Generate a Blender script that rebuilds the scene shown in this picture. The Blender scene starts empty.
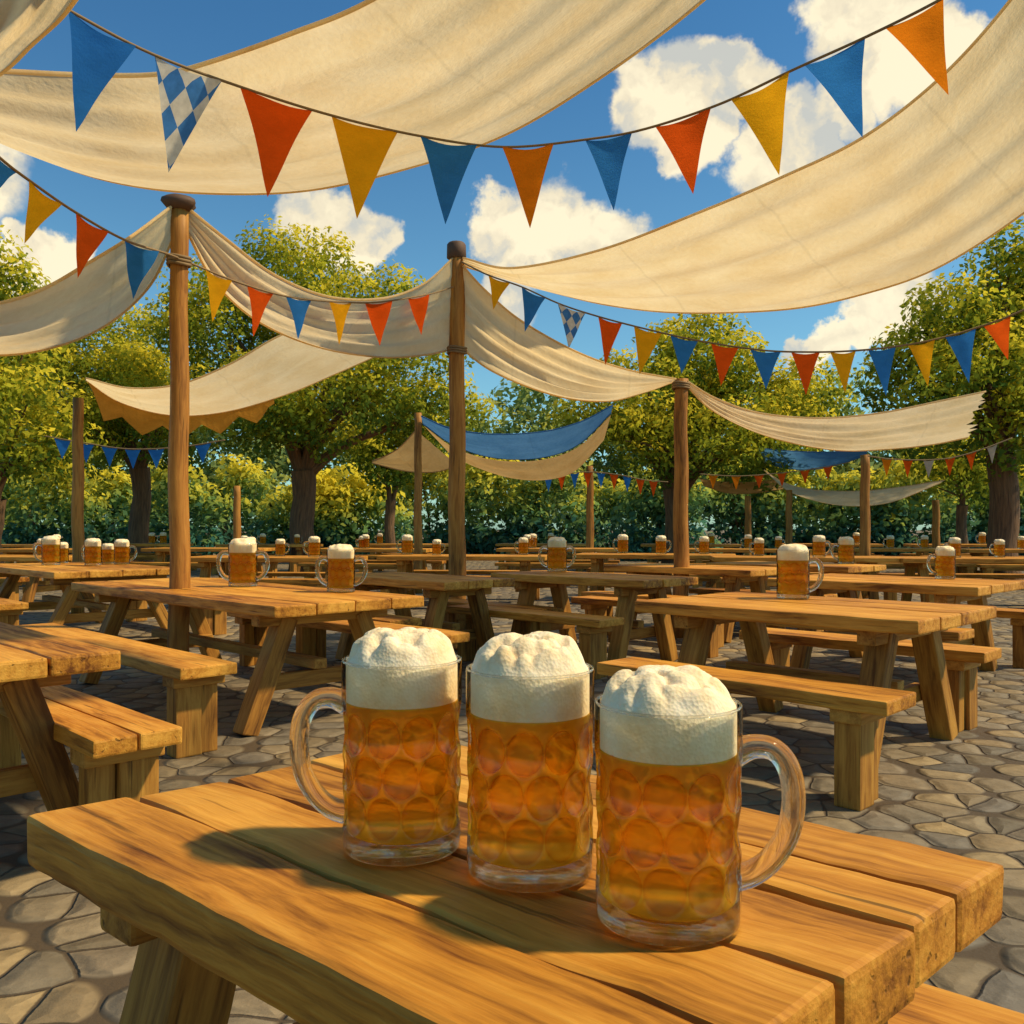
import bpy, bmesh, math, random
import numpy as np
from mathutils import Vector, Matrix, noise

random.seed(7)
rng = np.random.default_rng(7)
S = bpy.context.scene
COL = S.collection
R = math.radians

# ------------------------------------------------------------------ measures
F, CX, HY = 900.0, 512.0, 528.0
ZC = 1.06            # eye height
ZT = 0.68            # table tops
ZB = 0.43            # bench seats

def at(px, py, Y):
    return Vector(((px - CX) / F * Y, Y, ZC - (py - HY) / F * Y))

def ground_at(px, Y):
    return Vector(((px - CX) / F * Y, Y, 0.0))

# ------------------------------------------------------------------ node helpers
class NT:
    def __init__(s, name, world=None):
        if world is None:
            s.m = bpy.data.materials.new(name); s.m.use_nodes = True
            s.t = s.m.node_tree
        else:
            s.m = world; s.t = world.node_tree
        s.t.nodes.clear()
    def n(s, kind, ins=None, **props):
        nd = s.t.nodes.new(kind)
        for k, v in props.items(): setattr(nd, k, v)
        for k, v in (ins or {}).items(): s.put(nd.inputs[k], v)
        return nd
    def put(s, sock, v):
        if isinstance(v, bpy.types.NodeSocket): s.t.links.new(v, sock)
        else: sock.default_value = v
    def math(s, op, a, b=0.0, c=0.0, clamp=False):
        nd = s.t.nodes.new('ShaderNodeMath'); nd.operation = op; nd.use_clamp = clamp
        s.put(nd.inputs[0], a); s.put(nd.inputs[1], b)
        s.put(nd.inputs[2], c)
        return nd.outputs[0]
    def vmath(s, op, a, b=(0, 0, 0), scale=None):
        nd = s.t.nodes.new('ShaderNodeVectorMath'); nd.operation = op
        s.put(nd.inputs[0], a)
        if op != 'SCALE': s.put(nd.inputs[1], b)
        if scale is not None: s.put(nd.inputs[3], scale)
        return nd.outputs['Value'] if op in ('DISTANCE', 'LENGTH', 'DOT_PRODUCT') else nd.outputs['Vector']
    def mix(s, fac, a, b, blend='MIX'):
        nd = s.t.nodes.new('ShaderNodeMix'); nd.data_type = 'RGBA'; nd.blend_type = blend
        s.put(nd.inputs[0], fac); s.put(nd.inputs[6], a); s.put(nd.inputs[7], b)
        return nd.outputs[2]
    def ramp(s, fac, stops, interp='LINEAR'):
        nd = s.t.nodes.new('ShaderNodeValToRGB'); cr = nd.color_ramp; cr.interpolation = interp
        while len(cr.elements) < len(stops): cr.elements.new(0.5)
        for e, (p, c) in zip(cr.elements, stops): e.position = p; e.color = (*c, 1) if len(c) == 3 else c
        s.put(nd.inputs[0], fac)
        return nd.outputs[0]
    def maprange(s, v, a, b, c=0.0, d=1.0, smooth=False):
        nd = s.t.nodes.new('ShaderNodeMapRange'); nd.clamp = True
        if smooth: nd.interpolation_type = 'SMOOTHSTEP'
        s.put(nd.inputs[0], v)
        for i, x in enumerate((a, b, c, d)): s.put(nd.inputs[i + 1], x)
        return nd.outputs[0]
    def noise(s, vec, scale, detail=4, rough=0.55, dist=0.0, out='Fac'):
        nd = s.n('ShaderNodeTexNoise', {'Vector': vec, 'Scale': scale, 'Detail': detail, 'Roughness': rough, 'Distortion': dist})
        return nd.outputs[out]
    def attr(s, name, out='Vector'):
        return s.n('ShaderNodeAttribute', attribute_name=name).outputs[out]
    def bump(s, h, strength=0.5, dist=0.01, normal=None):
        nd = s.n('ShaderNodeBump', {'Height': h, 'Strength': strength, 'Distance': dist})
        if normal is not None: s.put(nd.inputs['Normal'], normal)
        return nd.outputs['Normal']
    def out(s, shader):
        s.n('ShaderNodeOutputMaterial', {'Surface': shader}); return s.m
    def mixs(s, fac, a, b):
        nd = s.t.nodes.new('ShaderNodeMixShader')
        s.put(nd.inputs[0], fac); s.put(nd.inputs[1], a); s.put(nd.inputs[2], b)
        return nd.outputs[0]

def c4(c): return (*c, 1.0)

def mat_wood(name, dark, mid, light, rough=0.55, fine=1.0):
    t = NT(name)
    g = t.attr('grain')
    st = t.vmath('MULTIPLY', g, (1.6, 22.0, 22.0))
    warp = t.noise(t.vmath('MULTIPLY', g, (2.2, 6, 6)), 1.0, 3, 0.5, 0, 'Color')
    st2 = t.vmath('ADD', st, t.vmath('SCALE', warp, scale=1.8))
    n1 = t.noise(st2, 1.6, 6, 0.62)
    n2 = t.noise(t.vmath('MULTIPLY', g, (5.0, 120.0, 120.0)), 1.0, 4, 0.6)
    n3 = t.noise(t.vmath('MULTIPLY', g, (1.2, 4.0, 4.0)), 1.0, 3, 0.5)
    rnd = t.n('ShaderNodeNewGeometry').outputs['Random Per Island']
    f = t.math('ADD', t.math('MULTIPLY', n1, 0.75), t.math('MULTIPLY', n2, 0.3))
    f = t.math('ADD', f, t.math('MULTIPLY', t.math('SUBTRACT', n3, 0.5), 0.75))
    f = t.math('ADD', f, t.math('MULTIPLY', t.math('SUBTRACT', rnd, 0.5), 0.16))
    col = t.ramp(f, [(0.30, dark), (0.5, mid), (0.74, light)])
    crack = t.maprange(t.noise(t.vmath('MULTIPLY', g, (2.4, 60.0, 60.0)), 1.0, 2, 0.5), 0.26, 0.35, 0.35, 1.0)
    col = t.mix(1.0, col, t.n('ShaderNodeCombineColor', {0: crack, 1: crack, 2: crack}).outputs[0], 'MULTIPLY')
    h = t.math('ADD', t.math('MULTIPLY', n1, 0.6), t.math('MULTIPLY', n2, 0.5))
    h = t.math('ADD', h, t.math('MULTIPLY', crack, 0.6))
    nor = t.bump(h, 0.55 * fine, 0.006)
    b = t.n('ShaderNodeBsdfPrincipled', {'Base Color': col, 'Roughness': t.maprange(n1, 0.3, 0.7, rough + .12, rough - .1), 'Normal': nor, 'Specular IOR Level': 0.22})
    return t.out(b.outputs[0])

def mat_cloth(name, c_a, c_b, trans=0.45, weave=420.0, wr=0.35):
    t = NT(name)
    g = t.attr('grain')
    n1 = t.noise(t.vmath('MULTIPLY', g, (1.5, 3.2, 1.0)), 1.3, 5, 0.6, 0.4)
    n2 = t.noise(t.vmath('MULTIPLY', g, (26, 34, 1)), 1.0, 4, 0.6)
    f = t.math('ADD', t.math('MULTIPLY', n1, 0.75), t.math('MULTIPLY', n2, 0.25))
    col = t.ramp(f, [(0.32, c_a), (0.66, c_b)])
    run = t.n('ShaderNodeSeparateXYZ', {0: g}).outputs[0]
    seam = t.math('ABSOLUTE', t.math('SUBTRACT', t.math('FRACT', t.math('MULTIPLY', run, .8)), .5))
    seam = t.maprange(seam, .004, .012, .92 if weave > 400 else 1.0, 1.0)
    col = t.mix(1.0, col, t.n('ShaderNodeCombineColor', {0: seam, 1: seam, 2: seam}).outputs[0], 'MULTIPLY')
    nor = t.bump(f, wr, 0.05)
    d = t.n('ShaderNodeBsdfDiffuse', {'Color': col, 'Roughness': 0.6, 'Normal': nor}).outputs[0]
    tr = t.n('ShaderNodeBsdfTranslucent', {'Color': col, 'Normal': nor}).outputs[0]
    return t.out(t.mixs(trans, d, tr))

def mat_pennant(name, c, trans=0.5):
    d = tuple(x * 0.8 for x in c)
    return mat_cloth(name, d, c, trans, weave=100, wr=0.22)

def mat_lozenge(name):
    t = NT(name)
    g = t.attr('grain')
    sx = t.n('ShaderNodeSeparateXYZ', {0: g})
    u = t.math('MULTIPLY', sx.outputs[0], 3.0); v = t.math('MULTIPLY', sx.outputs[1], 2.3)
    a = t.math('FLOOR', t.math('ADD', u, v)); b = t.math('FLOOR', t.math('SUBTRACT', u, v))
    m = t.math('MODULO', t.math('ABSOLUTE', t.math('ADD', a, b)), 2.0)
    n = t.noise(g, 7, 4, 0.6)
    k = t.maprange(n, 0.3, 0.7, 0.75, 1.05)
    col = t.mix(m, (0.78, 0.74, 0.62, 1), (0.07, 0.24, 0.58, 1))
    col = t.mix(1.0, col, t.n('ShaderNodeCombineColor', {0: k, 1: k, 2: k}).outputs[0], 'MULTIPLY')
    d = t.n('ShaderNodeBsdfDiffuse', {'Color': col}).outputs[0]
    tr = t.n('ShaderNodeBsdfTranslucent', {'Color': col}).outputs[0]
    return t.out(t.mixs(0.4, d, tr))

def mat_leaf(name, dark, mid, light, trans=0.4):
    t = NT(name)
    a = t.attr('tint', 'Fac')
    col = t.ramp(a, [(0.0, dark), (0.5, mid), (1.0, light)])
    d = t.n('ShaderNodeBsdfDiffuse', {'Color': col}).outputs[0]
    tr = t.n('ShaderNodeBsdfTranslucent', {'Color': t.mix(0.35, col, (0.35, 0.36, 0.03, 1))}).outputs[0]
    return t.out(t.mixs(trans, d, tr))

def mat_bark(name, a, b):
    t = NT(name)
    g = t.attr('grain')
    n = t.noise(t.vmath('MULTIPLY', g, (1.2, 9, 9)), 2.0, 6, 0.65, 0.5)
    col = t.ramp(n, [(0.3, a), (0.65, b)])
    bs = t.n('ShaderNodeBsdfPrincipled', {'Base Color': col, 'Roughness': 0.85, 'Normal': t.bump(n, 0.9, 0.05)})
    return t.out(bs.outputs[0])

def mat_cobble():
    t = NT('cobblestones')
    p = t.n('ShaderNodeNewGeometry').outputs['Position']
    w = t.noise(p, 2.3, 2, 0.5, 0, 'Color')
    q = t.vmath('ADD', p, t.vmath('SCALE', t.vmath('SUBTRACT', w, (0.5, 0.5, 0.5)), scale=0.13))
    q = t.vmath('MULTIPLY', q, (1, 1, 0))
    ve = t.n('ShaderNodeTexVoronoi', {'Vector': q, 'Scale': 5.7, 'Randomness': 0.75}, feature='DISTANCE_TO_EDGE', voronoi_dimensions='2D').outputs['Distance']
    vc = t.n('ShaderNodeTexVoronoi', {'Vector': q, 'Scale': 5.7, 'Randomness': 0.75}, feature='F1', voronoi_dimensions='2D')
    vd = vc.outputs['Distance']; vc = vc.outputs['Color']
    fine = t.noise(p, 22, 6, 0.65)
    med = t.noise(p, 6, 4, 0.6)
    edge = t.math('ADD', ve, t.math('MULTIPLY', t.math('SUBTRACT', fine, 0.5), 0.05))
    stone = t.maprange(edge, 0.008, 0.05, 0, 1, True)
    stone = t.math('MULTIPLY', stone, t.maprange(t.math('ADD', vd, t.math('MULTIPLY', t.math('SUBTRACT', fine, 0.5), 0.06)), 0.56, 0.68, 1, 0, True))
    dome = t.maprange(t.math('SUBTRACT', ve, t.math('MULTIPLY', t.math('MAXIMUM', t.math('SUBTRACT', vd, .4), 0.0), .5)), 0.0, 0.3, 0, 1, True)
    r = t.n('ShaderNodeSeparateColor', {0: vc}).outputs[0]
    r2 = t.n('ShaderNodeSeparateColor', {0: vc}).outputs[1]
    base = t.ramp(r, [(0.0, (0.14, 0.115, 0.072)), (0.35, (0.275, 0.20, 0.10)), (0.65, (0.18, 0.15, 0.098)), (1.0, (0.37, 0.265, 0.12))])
    base = t.mix(t.maprange(r2, 0.5, 1.0, 0.0, 0.5), base, (0.145, 0.14, 0.125, 1))
    k = t.maprange(t.math('ADD', t.math('MULTIPLY', fine, .5), t.math('MULTIPLY', med, .5)), 0.3, 0.7, 0.6, 1.25)
    base = t.mix(1.0, base, t.n('ShaderNodeCombineColor', {0: k, 1: k, 2: k}).outputs[0], 'MULTIPLY')
    col = t.mix(stone, (0.085, 0.06, 0.033, 1), base)
    h = t.math('ADD', t.math('MULTIPLY', stone, 0.5), t.math('MULTIPLY', dome, 0.6))
    h = t.math('ADD', h, t.math('MULTIPLY', fine, 0.22))
    h = t.math('ADD', h, t.math('MULTIPLY', med, 0.25))
    nor = t.bump(h, 0.75, 0.035)
    b = t.n('ShaderNodeBsdfPrincipled', {'Base Color': col, 'Roughness': 0.75, 'Normal': nor, 'Specular IOR Level': 0.3})
    return t.out(b.outputs[0])

def mat_beer():
    t = NT('amber_beer')
    d = t.attr('dimple', 'Fac')
    p = t.n('ShaderNodeTexCoord').outputs['Object']
    hgt = t.n('ShaderNodeSeparateXYZ', {0: p}).outputs[2]
    n = t.noise(p, 38, 4, 0.6, 0.8)
    f = t.math('ADD', d, t.math('MULTIPLY', t.math('SUBTRACT', n, 0.5), 0.2))
    col = t.ramp(f, [(0.0, (1.0, 0.68, 0.07)), (0.06, (1.0, 0.60, 0.04)), (0.18, (0.80, 0.24, 0.002)), (0.42, (1.0, 0.44, 0.010)), (0.9, (1.0, 0.60, 0.04))])  # gold ridge, dark ring, bright centre: dimple shading painted into the colour
    col = t.mix(t.maprange(hgt, 0.02, 0.10, 0.55, 0.0), col, (1.0, 0.62, 0.05, 1))
    tr = t.n('ShaderNodeBsdfTranslucent', {'Color': col}).outputs[0]
    df = t.n('ShaderNodeBsdfDiffuse', {'Color': col}).outputs[0]
    lite = t.mix(.62, col, (1.0, .80, .30, 1))
    rf = t.n('ShaderNodeBsdfRefraction', {'Color': lite, 'IOR': 1.33, 'Roughness': .015}).outputs[0]
    tp = t.n('ShaderNodeBsdfTransparent', {'Color': t.mix(.5, lite, (1.0, .72, .20, 1))}).outputs[0]
    sh = t.mixs(0.60, df, tr)
    sh = t.mixs(0.46, sh, rf)
    sh = t.mixs(0.38, sh, tp)
    fr = t.n('ShaderNodeFresnel', {'IOR': 1.1}).outputs[0]
    gl = t.n('ShaderNodeBsdfGlossy', {'Color': (1, .95, .85, 1), 'Roughness': 0.12}).outputs[0]
    return t.out(t.mixs(fr, sh, gl))

def mat_foam():
    t = NT('beer_foam')
    p = t.n('ShaderNodeTexCoord').outputs['Object']
    n = t.noise(p, 60, 5, 0.65); n2 = t.noise(p, 16, 3, 0.5)
    v = t.n('ShaderNodeTexVoronoi', {'Vector': p, 'Scale': 260.0}).outputs['Distance']
    col = t.ramp(t.math('ADD', t.math('MULTIPLY', n, .4), t.math('MULTIPLY', n2, .6)), [(0.33, (0.80, 0.56, 0.26)), (0.5, (0.90, 0.73, 0.44)), (0.68, (0.95, 0.84, 0.60))])
    h = t.math('ADD', n, t.math('MULTIPLY', v, 0.6))
    b = t.n('ShaderNodeBsdfPrincipled', {'Base Color': col, 'Roughness': 0.85, 'Normal': t.bump(h, 0.34, 0.004), 'Specular IOR Level': 0.2,
                                         'Subsurface Weight': 0.35, 'Subsurface Scale': 0.012, 'Subsurface Radius': (1.0, 0.8, 0.5)})
    return t.out(b.outputs[0])

def mat_shell():
    t = NT('clear_glass_wall')
    fr = t.n('ShaderNodeFresnel', {'IOR': 1.22}).outputs[0]
    gl = t.n('ShaderNodeBsdfGlossy', {'Color': (1, 1, 1, 1), 'Roughness': 0.03}).outputs[0]
    tp = t.n('ShaderNodeBsdfTransparent', {'Color': (0.96, 0.95, 0.90, 1)}).outputs[0]
    return t.out(t.mixs(fr, tp, gl))

def mat_glass(name='thick_clear_glass', k=.35):
    t = NT(name)
    g = t.n('ShaderNodeBsdfGlass', {'Color': (0.99, 0.99, 0.97, 1), 'Roughness': 0.015, 'IOR': 1.45}).outputs[0]
    tp = t.n('ShaderNodeBsdfTransparent', {'Color': (0.97, 0.95, 0.9, 1)}).outputs[0]
    return t.out(t.mixs(k, g, tp))

def mat_plain(name, c, rough=0.7):
    t = NT(name)
    p = t.n('ShaderNodeTexCoord').outputs['Object']
    k = t.noise(p, 30, 4, 0.6)
    col = t.mix(k, c4(tuple(x * .6 for x in c)), c4(c))
    return t.out(t.n('ShaderNodeBsdfPrincipled', {'Base Color': col, 'Roughness': rough}).outputs[0])

M = {}
M['wood'] = mat_wood('honey_wood', (0.15, 0.045, 0.005), (0.50, 0.205, 0.022), (0.74, 0.37, 0.055))
M['wood_leg'] = mat_wood('brown_wood', (0.13, 0.050, 0.009), (0.37, 0.165, 0.026), (0.57, 0.29, 0.05), 0.65)
M['pole'] = mat_wood('pole_wood', (0.12, 0.046, 0.010), (0.34, 0.145, 0.026), (0.50, 0.24, 0.045), 0.6)
M['cap'] = mat_plain('dark_cap_wood', (0.13, 0.065, 0.028))
M['rope'] = mat_plain('hemp_rope', (0.30, 0.20, 0.09), 0.9)
M['cream'] = mat_cloth('cream_canvas', (0.84, 0.64, 0.32), (0.97, 0.82, 0.50), 0.6)
M['cream_far'] = mat_cloth('worn_cream_canvas', (0.78, 0.60, 0.31), (0.94, 0.79, 0.50), 0.58)
M['gold_cloth'] = mat_cloth('golden_cloth', (0.50, 0.22, 0.025), (0.74, 0.36, 0.05), 0.5)
M['tan_cloth'] = mat_cloth('tan_cloth', (0.52, 0.32, 0.11), (0.70, 0.48, 0.20), 0.4)
M['blue_cloth'] = mat_cloth('blue_cloth', (0.06, 0.20, 0.44), (0.12, 0.32, 0.62), 0.4)
M['blue'] = mat_pennant('blue_pennant_cloth', (0.04, 0.24, 0.66))
M['orange'] = mat_pennant('orange_pennant_cloth', (0.95, 0.27, 0.012))
M['red'] = mat_pennant('red_pennant_cloth', (0.95, 0.13, 0.012))
M['yellow'] = mat_pennant('yellow_pennant_cloth', (1.0, 0.50, 0.014))
M['white'] = mat_pennant('pale_pennant_cloth', (0.62, 0.52, 0.38))
M['lozenge'] = mat_lozenge('blue_white_lozenge_cloth')
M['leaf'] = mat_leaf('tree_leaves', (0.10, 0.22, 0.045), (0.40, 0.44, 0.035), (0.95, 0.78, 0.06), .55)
M['leaf_hazed'] = mat_leaf('hazed_tree_leaves', (0.14, 0.27, 0.16), (0.30, 0.42, 0.14), (0.66, 0.66, 0.16), .55)  # pale blue-green: distance haze put into the leaf colour
M['leaf_hedge'] = mat_leaf('hedge_leaves', (0.06, 0.23, 0.20), (0.24, 0.43, 0.14), (0.98, 0.84, 0.08), .55)  # yellow stands in for sunlit tops, dark teal for haze at the foot
M['bark'] = mat_bark('brown_bark', (0.06, 0.032, 0.014), (0.22, 0.12, 0.05))
M['ground'] = mat_cobble()
M['beer'] = mat_beer(); M['foam'] = mat_foam(); M['shell'] = mat_shell(); M['glass'] = mat_glass(); M['base_glass'] = mat_glass('base_glass', .52)

# ------------------------------------------------------------------ object helpers
def tag(o, label=None, cat=None, group=None, kind=None):
    if label: o['label'] = label
    if cat: o['category'] = cat
    if group: o['group'] = group
    if kind: o['kind'] = kind
    return o

def empty(name, loc, rz=0.0):
    o = bpy.data.objects.new(name, None); COL.objects.link(o)
    o.empty_display_size = 0.1
    o.location = loc; o.rotation_euler = (0, 0, rz)
    return o

def copy_tree(o, parent=None):
    c = o.copy(); COL.objects.link(c); c.parent = parent
    for ch in list(o.children): copy_tree(ch, c)
    return c

class MB:
    """collects geometry for ONE mesh, with a per-vertex 'grain' vector"""
    def __init__(s): s.v = []; s.f = []; s.g = []; s.extra = []
    def add(s, vs, fs, gs):
        b = len(s.v)
        s.v += [tuple(x) for x in vs]; s.g += [tuple(x) for x in gs]
        s.f += [tuple(i + b for i in f) for f in fs]
    def box(s, c, size, rot=None, bevel=0.008, cuts=0, jit=0.0, skew=0.0, seg=2, taper=None):
        bm = bmesh.new(); bmesh.ops.create_cube(bm, size=1.0)
        for v in bm.verts: v.co = Vector((v.co.x * size[0], v.co.y * size[1], v.co.z * size[2]))
        ax = max(range(3), key=lambda i: size[i])
        if bevel: bmesh.ops.bevel(bm, geom=list(bm.edges), offset=bevel, segments=seg, profile=0.6, affect='EDGES')
        for i in range(cuts):
            co = Vector((0, 0, 0)); co[ax] = (-0.5 + (i + 1) / (cuts + 1)) * size[ax]
            no = Vector((0, 0, 0)); no[ax] = 1
            bmesh.ops.bisect_plane(bm, geom=bm.verts[:] + bm.edges[:] + bm.faces[:], plane_co=co, plane_no=no)
        off = Vector((random.uniform(-50, 50), random.uniform(-9, 9), random.uniform(-9, 9)))
        order = [ax] + [i for i in range(3) if i != ax]
        bm.verts.index_update()
        rot = rot or Matrix.Identity(3)
        vs, gs = [], []
        for v in bm.verts:
            co = v.co.copy()
            gs.append(Vector([co[i] for i in order]) + off)
            if jit:
                co += noise.noise_vector(co * 6 + off) * jit
                co += noise.noise_vector(co * 28 + off) * jit * 0.45
            if taper:
                k = (co[ax] / size[ax] + 0.5); k = taper[0] * (1 - k) + taper[1] * k
                for i in range(3):
                    if i != ax: co[i] *= k
            if skew: co.x += skew * (co.y + c[1])
            vs.append(rot @ co + Vector(c))
        s.add(vs, [[v.index for v in f.verts] for f in bm.faces], gs)
        bm.free()
    def beam(s, a, b, w, h, up=(0, 0, 1), **kw):
        a = Vector(a); b = Vector(b); x = (b - a); L = x.length; x.normalize()
        y = Vector(up).cross(x).normalized(); z = x.cross(y)
        s.box((a + b) / 2, (L, w, h), Matrix((x, y, z)).transposed(), **kw)
    def tube(s, pts, rad, seg=10, cap=True, ell=None, wob=0.0):
        pts = [Vector(p) for p in pts]; n = len(pts)
        if not hasattr(rad, '__len__'): rad = [rad] * n
        vs, fs, gs = [], [], []
        off = random.uniform(-40, 40); run = 0.0; prev = None
        for i, p in enumerate(pts):
            t = (pts[min(i + 1, n - 1)] - pts[max(i - 1, 0)]).normalized()
            if prev is None:
                a = Vector((0, 1, 0)) if abs(t.y) < 0.9 else Vector((1, 0, 0))
                nrm = (a - t * a.dot(t)).normalized()
            else: nrm = (prev - t * prev.dot(t)).normalized()
            prev = nrm; bn = t.cross(nrm)
            if i: run += (p - pts[i - 1]).length
            for k in range(seg):
                th = 2 * math.pi * k / seg
                r = rad[i]
                if wob: r *= 1 + wob * noise.noise(Vector((math.cos(th) * 1.5 + off, math.sin(th) * 1.5, run * 3)))
                e = ell or (1, 1)
                vs.append(p + nrm * math.cos(th) * r * e[0] + bn * math.sin(th) * r * e[1])
                gs.append((run + off, math.cos(th) * rad[0], math.sin(th) * rad[0]))
        for i in range(n - 1):
            for k in range(seg):
                a = i * seg + k; b = i * seg + (k + 1) % seg
                fs.append((a, b, b + seg, a + seg))
        if cap: fs += [tuple(range(seg))[::-1], tuple(range((n - 1) * seg, n * seg))]
        s.add(vs, fs, gs)
    def grid(s, P, G):
        nu, nv = len(P), len(P[0])
        s.add([p for row in P for p in row],
              [(i * nv + j, i * nv + j + 1, (i + 1) * nv + j + 1, (i + 1) * nv + j) for i in range(nu - 1) for j in range(nv - 1)],
              [g for row in G for g in row])
    def build(s, name, mat, parent=None, smooth=None, attrs=None, origin=None):
        me = bpy.data.meshes.new(name)
        v = s.v
        if origin is not None: v = [tuple(Vector(p) - Vector(origin)) for p in v]
        me.from_pydata(v, [], s.f)
        if s.g:
            a = me.attributes.new('grain', 'FLOAT_VECTOR', 'POINT')
            a.data.foreach_set('vector', np.array(s.g, dtype=np.float32).ravel())
        for k, arr in (attrs or {}).items():
            a = me.attributes.new(k, 'FLOAT', 'POINT'); a.data.foreach_set('value', np.array(arr, dtype=np.float32))
        me.materials.append(mat)
        if smooth: me.shade_smooth()
        me.update()
        o = bpy.data.objects.new(name, me); COL.objects.link(o)
        if origin is not None: o.location = origin
        if parent: o.parent = parent
        return o

def catmull(pts, n):
    pts = [Vector(p) for p in pts]
    if len(pts) == 2: return [pts[0].lerp(pts[1], i / (n - 1)) for i in range(n)]
    P = [pts[0] * 2 - pts[1]] + pts + [pts[-1] * 2 - pts[-2]]
    dense = []
    for i in range(1, len(P) - 2):
        for k in range(24):
            t = k / 24
            a, b, c, d = P[i - 1], P[i], P[i + 1], P[i + 2]
            dense.append(0.5 * ((2 * b) + (c - a) * t + (2 * a - 5 * b + 4 * c - d) * t * t + (3 * b - a - 3 * c + d) * t ** 3))
    dense.append(P[-2])
    L = [0.0]
    for i in range(1, len(dense)): L.append(L[-1] + (dense[i] - dense[i - 1]).length)
    out = []; j = 0
    for i in range(n):
        s_ = L[-1] * i / (n - 1)
        while j < len(L) - 2 and L[j + 1] < s_: j += 1
        k = (s_ - L[j]) / max(L[j + 1] - L[j], 1e-9)
        out.append(dense[j].lerp(dense[j + 1], min(max(k, 0), 1)))
    return out

# ------------------------------------------------------------------ the ground
mb = MB()
mb.add([(-260, -60, 0), (260, -60, 0), (260, 420, 0), (-260, 420, 0)], [(0, 1, 2, 3)], [(0, 0, 0)] * 4)
tag(mb.build('ground', M['ground']), kind='structure')

# ------------------------------------------------------------------ tables and benches
def make_table(L, W, n=5, th=0.06, skew=0.0, jit=0.003, cuts=8, wide=None, name='picnic_table', inset=None):
    root = empty(name, (0, 0, 0))
    top = MB()
    ws = wide or [W / n + random.uniform(-.012, .012) for _ in range(n)]
    tot = sum(ws); ws = [w * W / tot for w in ws]
    y = -W / 2
    for w in ws:
        g = 0.006
        dl = random.uniform(-.006, .008)
        top.box((random.uniform(-.004, .004), y + w / 2, ZT - th / 2 + random.uniform(-.003, .0)), (L + dl, w - g, th), bevel=0.009, cuts=cuts, jit=jit, skew=skew, seg=2)
        y += w
    top.build('tabletop', M['wood'], root)
    ins = inset if inset is not None else min(0.3, L * .17)
    for sx in (-1, 1):
        x = sx * (L / 2 - ins)
        cl = MB(); cl.box((x + skew * 0, 0, ZT - th - 0.036), (0.085, W * .86, 0.068), bevel=0.007)
        cl.build('cleat', M['wood_leg'], root)
        for sy in (-1, 1):
            lg = MB()
            a = Vector((x - sx * .005, sy * W * .24, ZT - th - .03)); b = Vector((x, sy * W * .49, 0.0))
            d = (b - a).normalized()
            lg.beam(a, b + d * 0.0, 0.11, 0.095, up=(0, 1, 0), bevel=0.008, cuts=3, jit=jit)
            # square the foot on the paving
            lg.v = [(p[0], p[1], max(p[2], 0.0)) for p in lg.v]
            lg.build('leg', M['wood_leg'], root)
        st = MB(); st.box((x - sx * .09, 0, 0.235), (0.05, W * .80, 0.085), bevel=0.007)
        st.build('cross_brace', M['wood_leg'], root)
    st = MB(); st.box((0, 0, 0.315), (L - 2 * ins - .04, 0.08, 0.055), bevel=0.006)
    st.build('stretcher', M['wood_leg'], root)
    return root

def make_bench(L, W=0.28, n=1, th=0.055, jit=0.003):
    root = empty('wooden_bench', (0, 0, 0))
    seat = MB(); w = W / n
    for i in range(n):
        seat.box((random.uniform(-.004, .004), -W / 2 + w * (i + .5), ZB - th / 2), (L, w - (0.005 if n > 1 else 0), th), bevel=0.008, cuts=6, jit=jit)
    seat.build('seat', M['wood'], root)
    for sx in (-1, 1):
        x = sx * (L / 2 - min(.16, L * .12))
        lg = MB()
        lg.box((x, -W * .17, (ZB - th - .05) / 2), (0.105, 0.125, ZB - th - .05), bevel=0.007, jit=jit * .6)
        lg.v = [(p[0], p[1], max(p[2], 0.0)) for p in lg.v]
        lg.build('leg', M['wood_leg'], root)
        lg = MB()
        lg.box((x - sx * .012, W * .22, (ZB - th - .05) / 2), (0.085, 0.085, ZB - th - .05), bevel=0.007, jit=jit * .6)
        lg.v = [(p[0], p[1], max(p[2], 0.0)) for p in lg.v]
        lg.build('leg', M['wood_leg'], root)
        cl = MB(); cl.box((x, 0, ZB - th - .026), (0.125, W * .9, 0.05), bevel=0.006)
        cl.build('cleat', M['wood_leg'], root)
    return root

U = Vector((-.7071, .7071, 0)); V = Vector((.7071, .7071, 0))

def put_table(Nxy, L, W, label, n=4):
    t = make_table(L, W, n)
    c = Vector((*Nxy, 0)) + U * (L / 2) + V * (W / 2)
    t.location = c; t.rotation_euler.z = R(-45)
    tag(t, label, 'picnic table', 'picnic tables standing in the beer garden')
    return t

def put_bench(Nxy, L, W, side, label, u0=0.0, Lb=None, gap=0.2, n=1, bw=.28):
    Lb = Lb or L
    b = make_bench(Lb, bw, n)
    v = -gap - bw / 2 if side == 'near' else W + gap + bw / 2
    c = Vector((*Nxy, 0)) + U * (u0 + Lb / 2) + V * v
    b.location = c; b.rotation_euler.z = R(-45 if side == 'near' else 135)
    tag(b, label, 'bench', 'wooden benches beside the picnic tables')
    return b

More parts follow.
